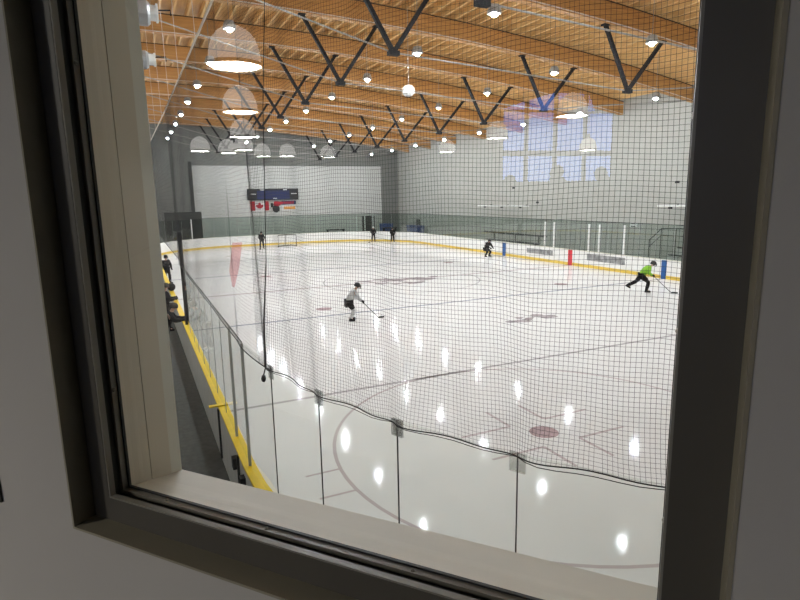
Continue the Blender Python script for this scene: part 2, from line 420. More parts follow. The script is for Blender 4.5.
b = MB(); b.lathe([(.16,0),(.27,.10),(.27,.34),(.16,.44)], 8, cap0=True, cap1=True); b.build('housing', M['white_metal'], t)
b = MB(); b.tube([(0,0,.44),(0,0,zb(10.3)+JT-9.22)], .015, 6); b.build('hanger', M['rod'], t)
b = MB(); b.lathe([(.10,-.02),(.14,0)], 12, cap0=True); b.build('lens', M['led_body'], t)

# ------------------------------------------------------------------ rink boards
BD = thing('rink_boards', 'white rink boards with yellow kick plate running round the ice', 'rink boards', (0,0,0))
b = MB(); b.sweep(loop, [(0,0.0),(.10,0.0),(.10,1.06),(0,1.06)], closed=True); b.build('board_panel', M['board'], BD)
b = MB(); b.sweep(loop, [(-.012,.01),(.0,.01),(.0,.21),(-.012,.21)], closed=True); b.build('kick_plate', M['kick'], BD)
outp = [(0, 45, -1, 0), (0, R, -1, 0)] + P_nl[1:] + P_near[1:]
b = MB(); b.sweep(outp, [(.101,-.02),(.125,-.02),(.125,1.06),(.101,1.06)]); tag(b.build('outer_panel', M['board_out'], BD), 'dark grey outer face of the boards')
b = MB(); b.sweep(outp, [(-.03,1.06),(.14,1.06),(.14,1.10),(-.03,1.10)]); tag(b.build('cap_rail', M['cap_yellow'], BD), 'bright yellow cap rail')
rest = P_near[1:] + P_nr[1:] + P_right[1:] + P_fr[1:] + P_far[1:] + P_fl[1:] + [(0, 45, -1, 0)]
b = MB(); b.sweep(rest, [(-.02,1.06),(.13,1.06),(.13,1.10),(-.02,1.10)]); tag(b.build('cap_rail', M['cap_cream'], BD), 'cream cap rail')
for yy, mm, nm, wd in ((22.9,'mark_blue','blue stripe on the boards at the near blue line',.34),(30.48,'mark_red','red stripe on the boards at the centre line',.40),(38.1,'mark_blue','blue stripe on the boards at the far blue line',.40)):
    b = MB(); b.box(W-.022, W-.001, yy-wd/2, yy+wd/2, .0, 1.06); tag(b.build('marker', M[mm], BD), nm)
for (ya, yb, za, zc) in ((32.25,35.2,.5,.86),(25.7,28.9,.5,.93)):
    b = MB(); b.box(W-.014, W-.001, ya, yb, za, zc)
    b.build('ad_panel', M['ad'], BD)
for yy in (11.2, 9.05):
    b = MB(); b.box(-.16, -.126, yy-.03, yy+.03, .06, 1.04); b.build('gate_seam', M['gasket'], BD)
b = MB(); b.box(-.30, .03, 11.13, 11.23, 1.10, 1.125); b.build('gate_latch', M['cap_yellow'], BD)
for ya_ in (9.2, 8.5):
    b = MB(); b.box(-.2, -.126, ya_, ya_+.14, .74, .92); b.build('gate_hinge', M['steel'], BD)

# ------------------------------------------------------------------ glass panels
GO = .05
def panel(p0, p1, z0, z1, m, clip, label, group, gap=.008):
    a, c = Vector(p0), Vector(p1); d = (c-a); ln = d.length; d.normalize(); n = Vector((-d.y, d.x, 0))
    h = z1-z0
    b = MB(); b.quad((gap,0,0),(ln-gap,0,0),(ln-gap,0,h),(gap,0,h)); t = b.build('glass_panel', m, BD, fix=False)
    t.location = (a.x, a.y, z0); t.rotation_euler = (0, 0, math.atan2(d.y, d.x))
    b = MB(); b.box(ln-gap*.5, ln+gap*.5, -.006, .006, 0, h); b.build('joint', M['gasket'] if clip else M['alu'], t)
    if clip:
        b = MB(); b.box(ln-.065, ln+.065, -.012, -.006, h-.15, h+.005); b.box(ln-.065, ln+.065, .006, .012, h-.15, h+.005); b.build('clip', M['clip'], t)
    else:
        tw_ = .006 if z1 == ZG else .02
        b = MB(); b.box(0, ln, -tw_, tw_, h, h+tw_*1.75); b.build('top_trim', M['rope'], t)
    return t
ZG = 2.93
# left side straight glass from the dark post back to the corner, framed with slim aluminium posts
nl = 9; ya, yb = 18.72, R
for k in range(nl):
    y1 = ya-(ya-yb)*k/nl; y0 = ya-(ya-yb)*(k+1)/nl
    q = nl-k
    panel((-GO, y1), (-GO, y0), 1.10, ZG, M['glass_near'], False, 'tall clear glass panel on the yellow left rail, %s from the near corner' % (ORD[q-1] if q > 1 else 'first'), 'glass panels on the left rail')
for k in range(nl+1):
    y = ya-(ya-yb)*k/nl
    if k not in (nl-1, nl): continue
    b = MB(); b.box(-GO-.02, -GO+.02, y-.012, y+.012, 1.10, ZG-.02)
    tag(b.build('glass_post', M['alu'], BD), 'slim grey glass post')
# near corner
cor = [180 + a for a in (0, 9.0, 16.5, 24.1, 31.8, 39.6, 47.4, 55.6, 63.8, 72.2, 80.8, 90)]
def cpt(a): return (R+(R+GO)*math.cos(math.radians(a)), R+(R+GO)*math.sin(math.radians(a)))
for k in range(len(cor)-1):
    panel(cpt(cor[k]), cpt(cor[k+1]), 1.10, ZG, M['glass_near'], True, 'clear glass panel in the near corner, %s after the straight left glass' % (ORD[k] if k else 'first'), 'near corner glass panels')
# far glass (right side, far end, far corners)
far = []
yy = 14.0
while yy < L-R-.3: far.append(((W+GO, yy), (W+GO, yy+1.2))); yy += 1.2
last = (W+GO, yy)
for k in range(1, 12):
    a = math.radians(90*k/11); p = (W-R+(R+GO)*math.cos(a), L-R+(R+GO)*math.sin(a)); far.append((last, p)); last = p
x = W-R
while x > R+.3: p = (max(R, x-1.21), L+GO); far.append((last, p)); last = p; x -= 1.21
for k in range(1, 12):
    a = math.radians(90+90*k/11); p = (R+(R+GO)*math.cos(a), L-R+(R+GO)*math.sin(a)); far.append((last, p)); last = p
for (p, q) in far:
    panel(p, q, 1.10, 3.02, M['glass_far'], False, 'tinted glass panel above the white boards on the far and right sides of the rink', 'far rink glass panels')
# white posts at gates
for (x, y, h, lab) in ((W-.005, 33.15, 2.86, 'thin white post behind the right glass, farther post of the far box'),(W-.005, 32.19, 2.88, 'thicker white post behind the right glass, nearer post of the far box'),
                  (W-.005, 28.80, 2.86, 'thin white post behind the right glass, above the long grey ad'),(W-.005, 27.88, 2.86, 'thicker white post above the middle of the long grey ad'),
                  (W-.005, 25.86, 2.9, 'white post above the near end of the long grey ad'),
                  (21.6, L-.005, 2.8, 'left of three white posts behind the far glass'),(22.6, L-.005, 2.8, 'middle of three white posts behind the far glass'),(23.6, L-.005, 2.75, 'right of three white posts behind the far glass'),
                  (2.62, 58.75, 1.8, 'short white post at the far left rink gate'),(3.85, 59.63, 3.0, 'tall white post at the far left rink gate')):
    w_ = .035 if x > W-.1 else .05; v_ = .05 if x > W-.1 else .035; zb0 = 1.10
    b = MB(); b.box(x-w_, x+w_, y-v_, y+v_, zb0, h); b.box(x-w_, x+w_, y-v_*1.6, y+v_*1.6, zb0, zb0+.04)
    tag(b.build('white_post', M['white_metal']), lab, 'post', 'white gate posts')

# ------------------------------------------------------------------ protective nets
def strand(mb, pts, r): mb.tube(pts, r, 3, cap=False)
def ctop(y): return 7.35
PITCH = .0315; PITCHZ = .0335; TW = .0013
LEN = R*PI/2
posts_s = [math.radians(a-180)*R for a in cor]
def gather(s, z):
    f = math.exp(-(z-ZG)/.55)
    d = min(posts_s, key=lambda q: abs(q-s)); u = s-d
    return -u*.38*f*math.exp(-(u/.35)**2) , f
def net_pt(s, z):
    # s runs from -1.2 (straight left part) through the corner arc
    ds, f = gather(s, z)
    wav = .035*math.sin(s*5.3+1.0)*(.35+.65*f) + .02*math.sin(s*11+z*1.3)
    s2 = s+ds+.012*math.sin(z*2.1+s*3)
    if s2 < 0: x, y, nx, ny = 0, R-s2, -1, 0
    else:
        a = PI+s2/R; nx, ny = math.cos(a), math.sin(a); x, y = R+R*nx, R+R*ny
    o = GO+.03+wav
    return (x+nx*o, y+ny*o, z)
net = MB(); zt = 7.4
S0, S1 = 1.0, LEN*.86
s = S0
def sag(s):
    import bisect
    d = min(abs(q-s) for q in posts_s)
    return ZG-.004-.014*math.sin(min(d, .6)/.6*PI/2)*(1+.5*math.sin(s*2.3))
zlev = [0, .12, .25, .4, .55, .75, .95, 1.2, 1.5, 1.8, 2.1, 2.5, 2.9, 3.3, 3.7, 4.1, 4.45]
while s < S1:
    z0 = sag(s); strand(net, [net_pt(s, z0+(zt-z0)*q/4.45) for q in zlev], TW); s += PITCH
z = ZG+.02; step = .10
ns = int((S1-S0)/step)
while z < zt:
    strand(net, [net_pt(S0+(S1-S0)*k/ns, z + (sag(S0+(S1-S0)*k/ns)-ZG)*math.exp(-(z-ZG)/.4) + .012*math.sin(k*.55+z*2)) for k in range(ns+1)], TW); z += PITCHZ
N1 = thing('safety_net', 'black square mesh safety net hanging above the near corner glass', 'net', (0,0,0))
net.build('mesh', M['twine'], N1, fix=False)
rp = MB(); rp.tube([net_pt(S0+(S1-S0)*k/160, sag(S0+(S1-S0)*k/160)) for k in range(161)], .0055, 6)
rp.build('bottom_rope', M['rope'], N1)
rp = MB()
for k in range(1, len(posts_s)-2):
    a, c = posts_s[k], posts_s[k+1]
    rp.tube([Vector(net_pt(a+(c-a)*j/10, ZG-.008-.045*math.sin(PI*j/10)*(1.0 if k % 2 == 0 else .75))) for j in range(11)], .0035, 5)
rp.build('lacing_rope', M['rope'], N1)
rp = MB(); rp.tube([net_pt(1.36, ZG+.0), net_pt(1.42, 3.5), net_pt(1.50, 4.2), net_pt(1.69, 5.8), net_pt(1.88, zt)], [.013,.010,.006,.0045,.0045], 6); rp.build('edge_rope', M['rope'], N1)
rp = MB(); rp.tube([net_pt(S0+(S1-S0)*k/60, zt) for k in range(61)], .012, 6); rp.build('top_cable', M['cable'], N1)
rp = MB(); q_ = net_pt(1.36, ZG); rp.ball((q_[0]-.03, q_[1], ZG-.13), .03, 8, (1,1,1.6)); rp.tube([(q_[0]-.03, q_[1], ZG-.1), q_], .008, 6); rp.build('shackle', M['steel'], N1)

N2 = thing('safety_net', 'dark safety net along the left boards stretched under a pale cable', 'net', (0,0,0))
def lt(y): return 7.05+.026*y
def ln_pt(u, z):      # u runs along the left boards from y=19.4 towards the viewer, then into the corner arc
    y = 19.4-u
    if y >= R: return (-GO-.04+.006*math.sin(y*2.1+z), y, z)
    a = PI+(R-y)/R; q = R+GO+.06; return (R+q*math.cos(a), R+q*math.sin(a), z)
UM = 19.4-R+1.5
net = MB(); PL = .048
def ztop(u): return min(lt(max(R, 19.4-u)), 9)
u = 0
while u < UM:
    zt_ = ztop(u); strand(net, [ln_pt(u, ZG+(zt_-ZG)*q/6) for q in range(7)], .0010); u += PL
z = ZG; nu = 44
while z < 7.5:
    strand(net, [ln_pt(UM*k/nu, min(z+.012*math.sin(UM*k/nu*4+z*2), ztop(UM*k/nu))) for k in range(nu+1)], .0010); z += PL
net.build('mesh', M['twine'], N2, fix=False)
rp = MB(); rp.tube([ln_pt(UM, ztop(UM)), ln_pt(UM-1.4, ztop(UM-1.4)), (-.05, 19.4, lt(19.4)), (-.05, 52, lt(52))], .019, 6); rp.build('top_cable', M['cable'], N2)
rp = MB(); rp.tube([ln_pt(UM*k/40, ZG) for k in range(41)], .008, 6); rp.build('bottom_rope', M['rope'], N2)
rp = MB()
for yy in (11, 14.5, 18, 22, 27, 33):
    rp.tube([(-.05, yy, lt(yy)), (-.1, yy, zb(0)+JT+.02)], .006, 5)
rp.build('hanger_cable', M['cable'], N2)
N3 = thing('safety_net', 'far dark safety net above the players bench beyond the black post', 'net', (0,0,0))
net = MB(); y = 19.5; PL = .14
while y < 52: strand(net, [(0, y, 2.95), (0, y, lt(y))], .002); y += PL
z = 2.95
while z < 8.2: strand(net, [(0, 19.5, min(z, lt(19.5))), (0, 52, min(z, lt(52)))], .002); z += PL
net.build('mesh', M['twine'], N3, fix=False)
rp = MB(); rp.tube([(0, 19.5, 2.95), (0, 52, 2.95)], .014, 6); rp.build('bottom_rope', M['rope'], N3)
RB = MB()  # thin see-through pink strip beside the left netting
RB.hexa([(-.20,7.898,3.79),(-.175,7.898,3.79),(-.175,7.902,3.79),(-.20,7.902,3.79),(-.225,7.898,4.0),(-.105,7.898,4.02),(-.105,7.902,4.02),(-.225,7.902,4.0)])
RB.hexa([(-.225,7.898,4.0),(-.105,7.898,4.02),(-.105,7.902,4.02),(-.225,7.902,4.0),(-.165,7.898,4.34),(-.045,7.898,4.34),(-.045,7.902,4.34),(-.165,7.902,4.34)])
mr = glass('sheer_pink', (0.97, 0.77, 0.78), 0.2)
RBo = RB.build('pink_strip', mr); tag(RBo, 'sheer pale pink strip at the left netting beside the black seam', 'pink_strip')
hk = MB(); hk.tube([(-.105,7.9,4.33),(-.06,7.9,5.0)], .0012, 4); hk.build('thread', mr, RBo)
P = thing('net_post', 'black padded post at the end of the left glass', 'post', (-.03, 18.88, 0))
b = MB(); b.tube([(0,0,1.10),(0,0,3.95)], .045, 10); b.build('pole', M['black'], P)
b = MB(); b.tube([(0,0,1.10),(0,0,3.9)], [.06,.06], 12); b.build('pad', M['cloth_black'], P)

# ------------------------------------------------------------------ far wall fittings
S = thing('scoreboard', 'wide navy scoreboard on the far wall above the flag', 'scoreboard', (13.43, YF-.07, 5.35))
b = MB(); b.box(-2.9, 2.9, -.25, 0, -.63, .63); b.build('cabinet', M['black'], S)
b = MB(); b.box(-1.85, 1.85, -.27, -.251, -.56, .42); b.build('face', M['navy'], S)
for (x, z, ww) in ((-1.25,.5,.25),(1.35,.5,.22),(.15,-.46,.22),(-2.3,.05,.34),(2.35,.05,.34)):
    b = MB(); b.box(x-ww, x+ww, -.285, -.27, z-.05, z+.05); b.build('caption_plate', M['white_cloth'], S)
F = thing('flag', 'red and white maple leaf flag hung on the far wall', 'flag', (11.85, YF-.08, 4.08))
b = MB(); b.box(-1.05, 1.05, -.012, .0, -.52, .52); b.build('cloth', M['white_cloth'], F)
for a, c in ((-1.05,-.52),(.52,1.05)):
    b = MB(); b.box(a, c, -.02, -.013, -.52, .52); b.build('side_band', M['red_cloth'], F)
leaf = [(0,.40),(.08,.26),(.17,.30),(.14,.06),(.25,.17),(.28,.11),(.42,.13),(.37,.02),(.43,-.04),(.20,-.22),(.22,-.28),(.02,-.25),(.02,-.40)]
lp = leaf + [(-x, z) for x, z in reversed(leaf)][0:-1]
b = MB(); b.poly([(x*1.05, -.024, z*1.05) for x, z in lp]); b.poly([(x*1.05, -.016, z*1.05) for x, z in reversed(lp)])
nlp = len(lp)
for k in range(nlp): b.f.append((k, (k+1) % nlp, 2*nlp-1-(k+1) % nlp, 2*nlp-1-k))
b.build('leaf', M['red_cloth'], F)
E_ = thing('club_emblem', 'round red and black emblem sign beside the flag', 'sign', (13.75, YF-.08, 4.0))
b = MB(); b.tube([(-.05,0,-.28),(-.05,-.04,-.28)], .42, 20); b.build('badge', M['black'], E_)
b = MB(); b.poly([(-.35,-.05,.12),(.15,-.05,-.02),(.62,-.05,.22),(.62,-.05,.50),(-.2,-.05,.60)]); b.poly([(-.35,-.01,.12),(-.2,-.01,.60),(.62,-.01,.50),(.62,-.01,.22),(.15,-.01,-.02)]); b.build('swoosh', M['red_cloth'], E_)
b = MB(); b.box(-.65,-.38,-.04,0,-.1,.35); b.build('side_shape', M['black'], E_)
Bn = thing('banner', 'small banner with dark top strip and orange lower strip under the scoreboard', 'banner', (15.2, YF-.08, 4.05))
b = MB(); b.box(-.85,.85,-.012,0,-.55,.55); b.build('cloth', M['white_cloth'], Bn)
b = MB(); b.box(-.85,.85,-.02,-.013,.12,.55); b.build('top_strip', M['navy'], Bn)
b = MB()
for k in range(6): b.box(-.8+k*.24,-.63+k*.24,-.028,-.02,.2,.48)
b.build('print', M['red_cloth'], Bn)
b = MB(); b.box(-.6,.75,-.02,-.013,-.42,-.1); b.build('lower_strip', M['orange'], Bn)

# goal net
G = thing('hockey_goal', 'hockey goal with dark frame standing at the far goal line', 'goal', (W/2, 57.6, .004))
b = MB(); b.tube([(-.93,0,0),(-.93,0,1.2),(.93,0,1.2),(.93,0,0)], .035, 8); b.build('goal_frame', M['groove'], G)
b = MB(); b.tube([(-.93,0,.04),(-.75,.9,.04),(-.4,1.1,.04),(.4,1.1,.04),(.75,.9,.04),(.93,0,.04)], .045, 8); b.tube([(-.93,0,1.2),(-.55,.55,1.2),(.55,.55,1.2),(.93,0,1.2)], .03, 8); b.tube([(0,.55,1.2),(0,1.1,.04)], .03, 8); b.build('base_frame', M['groove'], G)
b = MB()
for k in range(13):
    t = k/12; z = 1.2*(1-t)+.05*t; q = .55+.55*t; xw = .55-.15*t
    b.tube([(-.93,0,z),(-xw,q,z),(xw,q,z),(.93,0,z)], .008, 3, cap=False)
for k in range(-6, 7):
    x = k*.09; b.tube([(x,.55,1.2),(x*.75,1.1,.05)], .008, 3, cap=False)
for sx in (-1,1):
    for k in range(5):
        u = (k+.5)/5; b.tube([(sx*(.93-.38*u),.55*u,1.2),(sx*(.93-.5*u),1.05*u,.05)], .008, 3, cap=False)
b.build('goal_netting', M['white_cloth'], G)

# right side fittings
for nm, ya, yb, zz, lab in (('tube_heater', 38.9, 46.5, 3.86, 'long white tube heater on the right wall, the farther one'), ('tube_heater', 20.0, 26.1, 3.98, 'white tube heater on the right wall near the window frame')):
    t = thing(nm, lab, 'heater', (28.45, (ya+yb)/2, zz), 0, 'tube heaters'); h = (yb-ya)/2
    b = MB(); b.tube([(0,-h,0),(0,h,0)], .065, 10); b.build('tube', M['white_metal'], t)
    for k in (-.7, 0, .7):
        b = MB(); b.tube([(0,k*h,-.06),(.35,k*h,-.06),(.72,k*h,.1)], .025, 6); b.box(-.06,.06,k*h-.1,k*h+.1,-.17,-.07); b.build('bracket', M['steel'], t)
bt = thing('bench', 'long dark bench with back rail behind the right glass', 'bench', (26.7, 38.7, 0))
b = MB(); b.box(-.2,.25,-3.2,3.6,1.02,1.08); b.build('seat', M['black'], bt)
b = MB(); b.box(.30,.36,-3.9,4.6,1.58,1.70); b.build('backrest', M['black'], bt)
for k in (-3, 0, 3):
    b = MB(); b.box(-.15,.3,k-.04,k+.04,.552,1.03); b.box(.27,.33,k-.04,k+.04,.552,1.6); b.build('leg', M['steel'], bt)
b = MB(); b.box(-.6,.9,-4.2,4.8,-.02,.55)
o = tag(b.build('bench_platform', M['wall_corner']), 'grey platform under the long dark bench behind the right boards', 'platform'); o.location = (26.7, 38.7, 0)
t = thing('stair_railing', 'grey stair railing behind the right glass near the window frame', 'railing', (27.95, 24.8, 0))
b = MB(); b.tube([(0,1.35,1.0),(0,1.35,1.87),(0,.5,2.62),(0,-1.6,2.69)], .028, 8); b.build('handrail', M['steel'], t)
b = MB(); b.tube([(0,1.35,1.45),(0,.5,2.2),(0,-1.6,2.25)], .018, 6); b.build('mid_rail', M['steel'], t)
for yy_, z0_, z1_ in ((.5,.4,2.62),(-.55,.9,2.66),(-1.6,.9,2.69),(1.35,-.02,1.87)):
    b = MB(); b.tube([(0,yy_,-.02),(0,yy_,z1_)], .022, 6); b.build('baluster', M['steel'], t)
t = thing('bleacher', 'dark stepped seating behind the right boards beside the stair railing', 'seating', (28.6, 23.8, 0))
for k in range(3):
    b = MB(); b.box(-.55+.35*k, -.2+.35*k, -2.2, 1.7-.35*k, -.02, .5+.45*k); b.build('step', M['board_out'], t)
    b = MB(); b.box(-.53+.35*k, -.22+.35*k, -2.2, 1.65-.35*k, .51+.45*k, .57+.45*k); b.build('seat', M['dark_door'], t)
t = thing('emergency_light', 'small white emergency light box on the right wall', 'emergency light', (XR-.08, 28.55, 2.68))
b = MB(); b.box(0,.079,-.3,.3,-.14,.14); b.build('housing', M['white_metal'], t)
for s_ in (-1,1):
    b = MB(); b.box(-.06,-.001,s_*.02-.16,s_*.02+.16,s_*.1-.03,s_*.1+.03); b.build('lamp_head', M['black'], t)
for (y, z, lab) in ((38.7,4.15,'tiny dark box on the right wall above the far heater'),(42.0,5.4,'tiny dark box high on the right wall left of the others'),(25.4,5.4,'tiny dark box high on the right wall beside the window frame')):
    t = thing('wall_sensor', lab, 'wall box', (XR-.06, y, z), 0, 'small wall boxes')
    b = MB(); b.box(0,.058,-.14,.14,-.07,.07); b.build('housing', M['black'], t)
    b = MB(); b.ball((-.02,0,0), .05, 8); b.build('lens', M['groove'], t)
for (x, y, sx, sy, h, lab) in ((26.6, 64.0, .7, .5, 1.6, 'blue bin behind the far glass right of the white posts'), (28.0, 58.9, .4, 1.5, 1.5, 'blue crate stack against the right wall in the far corner')):
    t = thing('storage_bin', lab, 'bin', (x, y, -.02))
    b = MB(); b.hexa([(-sx*.85,-sy*.85,0),(sx*.85,-sy*.85,0),(sx*.85,sy*.85,0),(-sx*.85,sy*.85,0),(-sx,-sy,h),(sx,-sy,h),(sx,sy,h),(-sx,sy,h)]); b.build('body', M['bin'], t)
    b = MB(); b.box(-sx*1.04,sx*1.04,-sy*1.04,sy*1.04,h,h+.06); b.build('lid', M['bin'], t)
for (x, y, sx, h, lab) in ((19.6, 62.5, 1.1, 1.32, 'low black bench behind the far glass left of the white posts'), (26.4, 62.6, .9, 1.25, 'low black bench behind the far glass right of the white posts')):
    t = thing('low_bench', lab, 'bench', (x, y, -.02))
    b = MB(); b.box(-sx,sx,-.2,.2,h-.1,h); b.build('seat', M['black'], t)
    for s_ in (-1,1):
        b = MB(); b.box(s_*sx*.85-.05,s_*sx*.85+.05,-.18,.18,0,h-.1); b.build('leg', M['steel'], t)

# ------------------------------------------------------------------ people
def skin_mesh(name, chains, material, parent, sub=1, extra=None, scale=1.0):
    """chains: list of list of (point, radius); the first point of the first chain is the root; equal points are merged"""
    vs, es, rs, key = [], [], [], {}
    for ch in chains:
        prev = None
        for p, r in ch:
            k = tuple(round(c, 4) for c in p)
            if k not in key: key[k] = len(vs); vs.append(k); rs.append(r)
            i = key[k]
            if prev is not None and prev != i: es.append((prev, i))
            prev = i
    me = bpy.data.meshes.new(name); me.from_pydata(vs, es, []); o = bpy.data.objects.new(name, me); col.objects.link(o)
    md = o.modifiers.new('skin', 'SKIN')
    sv = me.skin_vertices[0].data
    for i, r in enumerate(rs):
        sv[i].radius = (r, r); sv[i].use_root = (i == 0)
    s2 = o.modifiers.new('sub', 'SUBSURF'); s2.levels = sub; s2.render_levels = sub
    dg = bpy.context.evaluated_depsgraph_get(); dg.update()
    ne = bpy.data.meshes.new_from_object(o.evaluated_get(dg)); ne.name = name
    o.modifiers.clear(); o.data = ne; bpy.data.meshes.remove(me)
    ne.materials.clear(); ne.materials.append(material)
    for p in ne.polygons: p.use_smooth = True
    if extra is not None:
        bm = bmesh.new(); bm.from_mesh(ne); em = extra.mesh('tmp', material, True); bm.from_mesh(em); bm.to_mesh(ne); bm.free(); bpy.data.meshes.remove(em)
    o.parent = parent
    return o
def V(*a): return Vector(a)
def glove(name, w, d, grip, m, parent):
    """gloved hand: palm, four unequal bent fingers and a thumb that close round the stick direction grip"""
    d = d.normalized(); g = (grip - d*grip.dot(d)).normalized(); n = d.cross(g)
    b = MB(); pc = w+d*.055
    b.tube([w-d*.05, w, pc, w+d*.095], [.045,.042,.05,.044], 10)
    for k, ln in enumerate((.85, 1.0, .95, .75)):
        base = w+d*.09+g*(.036-.024*k)
        p1 = base+d*.03*ln+n*.012; p2 = p1+d*.012*ln+n*.034*ln; p3 = p2-d*.026*ln+n*.014*ln
        b.tube([base, p1, p2, p3], [.014,.0135,.0125,.011], 6)
    tb = w+d*.03+g*.042; b.tube([tb, tb+d*.03+g*.018+n*.02, tb+d*.045+g*.004+n*.05], [.017,.015,.012], 6)
    return b.build(name, m, parent, smooth=True)

def person(label, loc, rz, J, c, sc=1.0):
    t = thing('person', label, 'person', loc, rz)
    t.scale = (sc, sc, sc)
    pel, che, nk, hd = J['pelvis'], J['chest'], J['neck'], J['head']
    hdir = J.get('face', V(1,0,0)).normalized()
    sd = V(0,1,0)
    chains = [[(pel,.12),((pel+che)*.5,.11),(che,.115),(nk,.06),(nk+(hd-nk)*.5,.055),(hd-(hd-nk).normalized()*.03,.088),(hd+(hd-nk).normalized()*.055,.09)]]
    jersey = [[(pel+(che-pel)*.02,.185),((pel+che)*.5,.188),(che,.202),(nk-(nk-che)*.15,.10)]]
    pants = [[(pel,.165)]]
    pants_c, sock_c = [], []
    for s in ('L','R'):
        sh, el, wr = J['sh'+s], J['el'+s], J['wr'+s]
        hip, kn, an = J['hip'+s], J['kn'+s], J['an'+s]
        toe = an + J['toe'+s].normalized()*.12 + (an-kn).normalized()*.035
        fd = (wr-el).normalized()
        chains.append([(che,.115),(sh,.062),(el,.046),(wr,.032),(wr+fd*.07,.03)])
        chains.append([(pel,.12),(hip,.09),((hip+kn)*.5,.082),(kn,.06),((kn*.65+an*.35),.06),(an,.034),(an+(toe-an)*.45,.034),(toe,.03)])
        jersey.append([(che,.202),(sh,.112),((sh+el)*.5,.10),(el,.086),(wr-fd*.03,.058)])
        pants.append([(pel,.165),(hip,.135),((hip+kn)*.5,.122),(kn+(hip-kn)*.10,.108)])
        sock_c.append([(kn+(hip-kn)*.30,.098),(kn,.10),(kn*.6+an*.4,.095),(an+(kn-an)*.08,.075),(an-(kn-an)*.02,.06)])
    # facial features merged into the body mesh
    fx = MB(); f = hdir
    side = f.cross(V(0,0,1)).normalized(); up = side.cross(f)
    fx.tube([hd+f*.075+up*.02, hd+f*.112-up*.022, hd+f*.085-up*.03], [.010,.017,.012], 6)
    for s in (-1,1): fx.ball(hd+side*s*.092-up*.005, .025, 8, (.8,.8,1.2))
    skin_mesh('body', chains, M['skin'], t, 1, fx)
    for s in (-1,1):
        e = MB(); e.ball(hd+f*.086+side*s*.034+up*.022, .012, 6); e.build('eye', M['eye'], t)
    mo = MB(); mo.tube([hd+f*.088-side*.028-up*.052, hd+f*.096-up*.054, hd+f*.088+side*.028-up*.052], .006, 5); mo.build('mouth', M['mark_red'], t)
    skin_mesh('jersey', jersey, c['top'], t, 1)
    skin_mesh('trousers', pants, c['bottom'], t, 1)
    for ch in sock_c: skin_mesh('sock' if c.get('skates', True) else 'trouser_leg', [ch], c['sock'], t, 1)
    for s in ('L','R'):
        an = J['an'+s]; toe = J['toe'+s]; td = toe.normalized(); tl = toe.length
        kn = J['kn'+s]; sd_ = (kn-an).normalized()
        dn = -(sd_ - td*sd_.dot(td)).normalized()
        b = MB(); sole = an+dn*.085
        b.tube([an+sd_*.13, an+sd_*.06, an, an+dn*.045+td*.01], [.066,.066,.066,.062], 10)
        b.tube([sole-td*.075-dn*.03, sole-td*.05-dn*.028, sole+td*.05-dn*.028, sole+td*.15-dn*.022, sole+td*.185-dn*.012], [.03,.047,.05,.047,.028], 10)
        b.build('skate_boot' if c.get('skates', True) else 'shoe', c.get('boot', M['cloth_black']), t, smooth=True)
        if c.get('skates', True):
            b = MB(); lat = td.cross(dn).normalized()*.006
            q = [sole-td*.09+dn*.045, sole+td*.19+dn*.045, sole+td*.21+dn*.03, sole+td*.16+dn*.012, sole-td*.06+dn*.012]
            b.poly([p+lat for p in q]); b.poly([p-lat for p in reversed(q)])
            for k in range(5): b.f.append((k, (k+1)%5, 9-(k+1)%5, 9-k))
            b.tube([sole+td*.1-dn*.01, sole+td*.1+dn*.02], .02, 6); b.tube([sole-td*.03-dn*.01, sole-td*.03+dn*.02], .02, 6)
            b.build('skate_blade', M['blade'], t)
        wr, el = J['wr'+s], J['el'+s]
        glove('glove', wr, (wr-el), J.get('grip', V(.6,0,-.7)), c.get('glove', M['cloth_black']), t)
    hm = c.get('helmet')
    b = MB()
    ax = (hd-nk).normalized() if hm is None else (up*1.0)
    Rm = Matrix((f, side.cross(f).cross(f) if False else -side, up)).transposed()
    def dome(r0, zlo, n=14):
        for (r, z) in (): pass
    prof = [(.121,-.035),(.128,0.0),(.124,.05),(.105,.095),(.065,.128),(.0,.14)]
    lb = MB(); lb.lathe(prof, 16)
    for v in lb.v:
        q = Rm @ Vector((v[0]*1.08-.012, v[1]*.95, v[2])) + hd+up*.012; b.v.append(tuple(q))
    b.f = lb.f
    if hm is not None:
        b.tube([hd+f*.10+side*.10+up*.03, hd+f*.145+up*.035, hd+f*.10-side*.10+up*.03], .016, 6)
        for s in (-1,1): b.ball(hd+side*s*.112-up*.03, .04, 8, (.7,.7,1.3))
        b.build('helmet', hm, t, smooth=True)
        b = MB()
        for k in range(4):
            z = .01-.033*k; b.tube([hd+f*.09+side*.10+up*z, hd+f*.135+side*.05+up*z, hd+f*.145+up*z, hd+f*.135-side*.05+up*z, hd+f*.09-side*.10+up*z], .004, 5)
        for s in (-.06,-.02,.02,.06): b.tube([hd+f*.138+side*s+up*.015, hd+f*.138+side*s-up*.09], .004, 5)
        b.build('face_cage', M['steel'], t)
    else:
        b.build('hair', M['hair'], t, smooth=True)
    return t
def hockey_stick(label, top, heel, toe, grp='hockey sticks'):
    top, heel, toe = Vector(top), Vector(heel), Vector(toe)
    t = thing('hockey_stick', label, 'hockey stick', heel); 
    b = MB(); b.tube([top-heel, (top-heel)*.5, V(0,0,.02)], [.016,.015,.016], 6); b.build('shaft', M['stick'], t)
    d = (toe-heel); s = d.cross(V(0,0,1)).normalized()*.007; b = MB()
    q = [V(0,0,0), d*.6, d*.96, d+V(0,0,.03), d+V(0,0,.06), d*.5+V(0,0,.075), V(0,0,.07)]
    b.poly([p+s for p in q]); b.poly([p-s for p in reversed(q)]); n = len(q)
    for k in range(n): b.f.append((k, (k+1)%n, 2*n-1-(k+1)%n, 2*n-1-k))
    b.build('blade', M['black'], t); return t
